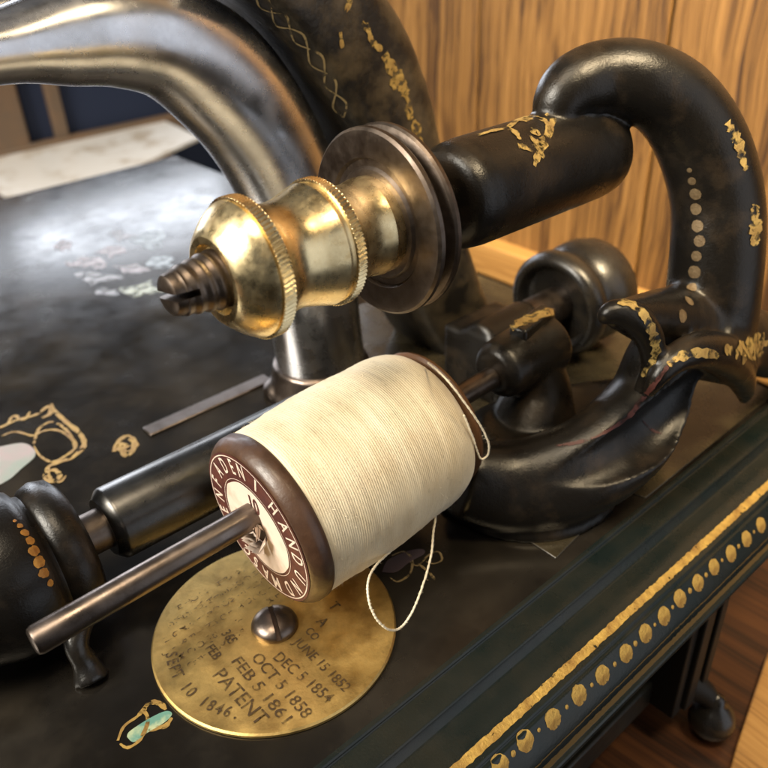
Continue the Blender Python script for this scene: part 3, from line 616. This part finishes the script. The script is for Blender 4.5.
put_split('gold_branch', strokes(to, [([(346, 2), (351, 5)], .3), ([(362, 22), (368, 30), (372, 42), (382, 50)], .16), ([(384, 54), (390, 66), (398, 78), (404, 90), (406, 96)], .28), ([(392, 78), (395, 90)], .2), ([(408, 104), (412, 112), (410, 118), (406, 110), (408, 104)], .10), ([(414, 120), (420, 128), (417, 134), (412, 127), (414, 120)], .10), ([(419, 136), (422, 146)], .14),
    ([(404, 92), (410, 106)], .10), ([(340, 32), (342, 48)], .1)], .014, .4), GOLD_F, ov)

# back bearing with its shaft
BC = V((11.2, 2.75, 1.55))
br_ = lathe(BC, (1, 0, 0), [(.30, .1), (.30, 1.0), (.25, 1.08), (.03, 1.13), (-.03, 1.18), (-.04, 1.26), (0, 1.35), (.12, 1.46), (.42, 1.48), (.58, 1.40), (.66, 1.26), (.8, 1.24), (.95, 1.32), (1.2, 1.44), (1.6, 1.46), (2.0, 1.36), (2.3, 1.1), (2.45, .7), (2.5, .01)], 72)
bear = put('bearing', br_.mesh(), JAPAN, SM, sharp=50)
put('crank_shaft', lathe(BC+V((-2.6, 0, 0)), (1, 0, 0), [(0, .01), (0, .4), (.05, .50), (3.3, .50)], 40).mesh(), IRON, bear, sharp=30)
put('shaft_block', voxel(join(box(8.2, 10.2, 1.9, 3.9, 0, 1.75), lathe((8.3, 2.75, 1.5), (1, 0, 0), [(0, .01), (0, .6), (1.9, .6), (1.9, .01)], 32)), .09, 6), JAPAN_WORN, SM, sharp=0)

# long shaft behind the spool with its hub at the left
SY, SZ = 3.0, 1.5
x_a = W(104, 528, y=SY).x
rod = put('drive_shaft', lathe((x_a, SY, SZ), (1, 0, 0), [(0, .01), (0, .56), (.14, .70), (.2, .72), (7.0, .72)], 64).mesh(), mat('oily_steel', (.12, .115, .11), .30, 1, 0, .15, 9, (.07, .07, .065), 1.0, (.35, .7), .06, .01), SM, sharp=30)
put('shaft_journal', lathe((-3.0, SY, SZ), (1, 0, 0), [(0, .4), (x_a+3.05, .40)], 40).mesh(), IRON, rod, sharp=30)
hx = W(38, 560, y=SY).x
hub = put('hub', lathe((hx, SY, SZ), (1, 0, 0), [(-2.2, .01), (-2.2, 1.1), (-1.4, 1.25), (-.9, 1.42), (-.60, 1.47), (-.2, 1.45), (-.05, 1.36), (.02, 1.22), (.10, 1.20), (.18, 1.28), (.38, 1.34), (.62, 1.28), (.74, 1.10), (.80, .8), (.82, .4)], 88).mesh(), JAPAN_WORN, SM, sharp=50)
bpy.context.view_layer.update(); th = bvh(hub)
put('gold_spot_row', dots(th, [(15, 521, .03), (20, 526, .05), (25, 533, .07), (30, 541, .075), (34, 551, .09), (39, 562, .10), (44, 573, .085), (50, 583, .06)], .012, 16, .12).mesh(), mat('orange_gold', (.50, .25, .05), .42, .4, 0, .5, 12, (.30, .13, .03), 4), hub)
put('hub_leg', voxel(sweep([V((hx+.5, SY-.6, 1.0)), W(76, 640, z=.7), W(85, 662, z=.3), W(92, 680, z=.0)], [.4, .22, .22, .32], seg=24), .06, 4), JAPAN, SM, sharp=0)

# ================================================================== THE THREAD SPOOL
FA = W(257.5, 527, y=.29); FB = W(418, 425, y=.29); SD_ = (FB-FA).normalized(); SLn = (FB-FA).length
SP = empty('thread_spool', FA+SD_*1.9); tag(SP, 'wooden spool of cream cotton thread with brown printed end label, sitting on the steel pin', 'thread spool')
put('front_flange', lathe(FA, SD_, [(0, .26), (0, 1.44), (.02, 1.49), (.07, 1.54), (.16, 1.60), (.22, 1.62), (.36, 1.62), (.41, 1.58), (.44, 1.2), (.44, .3)], 128).mesh(), MAROON, SP, sharp=45)
R1 = 1.60
tp = [(.40, 1.30), (.41, 1.52), (.46, R1-.01), (.9, R1+.01)]+[(.9+(SLn-1.75)*i/8, R1+.02+.045*math.sin(PI*i/8)) for i in range(1, 9)]
e = SLn-.72; tp += [(e+.25, R1+.02), (e+.5, R1-.02), (e+.7, R1-.09), (e+.84, R1-.21), (e+.92, R1-.38), (e+.96, R1-.7), (e+.97, .4)]
tp2 = [tuple(q) for q in cat(tp, 9)]
put('thread_winding', lathe(FA, SD_, tp2, 160, lambda t, q: (.0012)*math.sin(t*40+math.sin(q)*.8)+.008*mnoise.noise(V((t*7, math.cos(q)*2, math.sin(q)*2)))).mesh(), THREAD, SP, sharp=0)
bkf = put('back_flange', lathe(FA, SD_, [(SLn+.18, .3), (SLn+.18, 1.28), (SLn+.20, 1.38), (SLn+.26, 1.43), (SLn+.34, 1.40), (SLn+.44, 1.22), (SLn+.46, .26)], 96).mesh(), mat('flange_wood_brown', (.10, .045, .018), .45, 0, .1, .3, 8), SP, sharp=45)
put('spool_core', lathe(FA, SD_, [(.4, .28), (.4, .55), (SLn+.2, .55), (SLn+.2, .28)], 40).mesh(), MAROON, SP)
# printed label: viewer looks along +x, right is -y
ZU = (V((0, 0, 1))-SD_*SD_.z).normalized(); RT = -(ZU.cross(SD_)).normalized()
if RT.y > 0: RT = -RT
def lab(x, y, lift): return FA - SD_*lift + RT*x + ZU*y
def annulus(r0, r1, lift, wob=0., seg=128):
    mb = MB(); vs = []
    for k in range(seg):
        q = 2*PI*k/seg; a = 1+wob*mnoise.noise(V((math.cos(q)*3, math.sin(q)*3, r1*5))); vs += [lab(r0*math.cos(q), r0*math.sin(q), lift), lab(r1*a*math.cos(q), r1*a*math.sin(q), lift)]
    return mb.add(vs, [(2*k, 2*k+1, (2*k+3) % (2*seg), (2*k+2) % (2*seg)) for k in range(seg)])
lb = put('paper_label', annulus(.27, 1.45, .010, .012).mesh(fix=False), LABEL, SP, sharp=0)
put('label_centre', annulus(.30, .90, .018, .03).mesh(fix=False), CREAM, lb, sharp=0)
put('label_rims', join(annulus(1.385, 1.405, .018), annulus(.945, .955, .018)).mesh(fix=False), CREAM, lb, sharp=0)
lt = MB()
def arc_text(s, ph0, ph1, R, size, sx):
    """clockwise, letter tops outwards; angles in degrees clockwise from the top"""
    for i, ch in enumerate(s):
        if ch == ' ': continue
        ph = math.radians(ph0+(ph1-ph0)*i/max(1, len(s)-1)); vs, fs = textgeo(ch, size, .006, sx)
        c, s_ = math.cos(ph), math.sin(ph)
        lt.add([lab((R+y)*s_+x*c, (R+y)*c-x*s_, .018) for x, y in vs], fs)
for ch, ph in (('S', -161), ('C', -148), ('I', -133), ('N', -121), ('E', -106), ('N', -90), ('F', -73), ('A', -52), ('D', -34), ('E', -18), ('N', -4), ('1', 16), ('H', 39), ('A', 55), ('N', 70), ('D', 85), ('U', 106), ('N', 127), ('D', 146), ('M', 168), ('A', 184)):
    arc_text(ch, ph, ph, 1.19, .42, .66 if ch not in 'MI1' else .85)
put_split('printed_letter', lt, CREAM, lb, .03)
vs, fs = textgeo('10', .46, .012, .70)
put('label_number', MB().add([lab(.10+x, .58+y, .026) for x, y in vs], fs).mesh(fix=False), LABEL, lb, sharp=0)
# torn paper lifting round the hole
tn = MB()
for k in range(34):
    q = random.uniform(0, 2*PI); r = .27; L_ = random.uniform(.12, .36); wdt = random.uniform(.03, .09)
    a = lab(r*math.cos(q)-wdt*math.sin(q), r*math.sin(q)+wdt*math.cos(q), .02); b = lab(r*math.cos(q)+wdt*math.sin(q), r*math.sin(q)-wdt*math.cos(q), .02)
    c = lab((r+L_*.6)*math.cos(q+.3), (r+L_*.6)*math.sin(q+.3), .05+L_*.3); d = lab((r+L_*.4)*math.cos(q-.3), (r+L_*.4)*math.sin(q-.3), .1+L_*.5)
    tn.add([a, b, c, d], [(0, 1, 2), (0, 2, 3)])
put('torn_paper', tn.mesh(fix=False), CREAM, lb, sharp=0)
# loose thread: loop under the spool and the end behind
def string(name, pts, r, parent, wob=.010):
    c = cat(pts, 26); c = [(a+wob*mnoise.noise(V((a*5, b*5, z*5))), b+wob*mnoise.noise(V((b*5, z*5, a*5+3))), z) for a, b, z in c]
    mb = sweep([V(p) for p in c], [r*(1+.16*math.sin(i*1.35)+.10*mnoise.noise(V((i*.31, 0, 0)))) for i in range(len(c))], V((.3, 1, .2)), 8, 1)
    for k in range(len(c)*2//3):
        p = V(random.choice(c)); a = V([random.uniform(-1, 1) for _ in range(3)]).normalized(); b = V([random.uniform(-1, 1) for _ in range(3)])*.02; L_ = random.uniform(.015, .045); q = a.orthogonal().normalized()*.0015
        mb.add([p-q, p+q, p+a*L_*.6+b-q, p+a*L_*.6+b+q, p+a*L_+b*2], [(0, 1, 3, 2), (2, 3, 4)])
    return put(name, mb.mesh(fix=False), STRING, parent, sharp=0)
Y = -1.25
def drop(px, py, y):
    return W(px, py, y=y)
string('loose_thread', [drop(437, 505, -.8), drop(434, 528, -1.25), drop(431, 556, -1.5), drop(423, 585, -1.75), drop(412, 612, -1.92), drop(400, 628, -1.98), drop(387, 629, -1.98), drop(374, 615, -1.85), drop(368, 595, -1.7), drop(370, 575, -1.5), drop(381, 560, -1.3), drop(398, 545, -.95)], .021, SP)
string('thread_tail', [FA+SD_*(SLn-.1)+V((0, -.4, 1.62)), W(445, 378, y=-.9), W(468, 407, y=-1.25), W(484, 432, y=-1.35), W(489, 446, y=-1.35), W(487, 456, y=-1.3), W(480, 458, y=-1.25), W(474, 440, y=-1.2), W(464, 415, y=-1.1)], .018, SP)
fz = MB()
for k in range(1700):
    t = random.uniform(.5, SLn-.5); q = random.uniform(0, 2*PI); n0 = (ZU*math.cos(q)+RT*math.sin(q)); p = FA+SD_*t+n0*(R1+.0)
    a = (SD_*random.uniform(-1, 1)+n0.cross(SD_)*random.uniform(-1, 1)+n0*random.uniform(.2, .9)).normalized(); b = (a+n0*random.uniform(-.6, .3)+SD_*random.uniform(-.6, .6)).normalized()
    L_ = random.uniform(.03, .085)*(1.6 if random.random() < .12 else 1); pts = [p, p+a*L_*.5, p+a*L_*.5+b*L_*.5]; s = a.cross(n0).normalized()*.0028
    fz.add([pts[0]-s, pts[0]+s, pts[1]-s, pts[1]+s, pts[2]], [(0, 1, 3, 2), (2, 3, 4)])
tag(put('thread_fuzz', fz.mesh(fix=False), STRING, SP, sharp=0), kind='stuff')
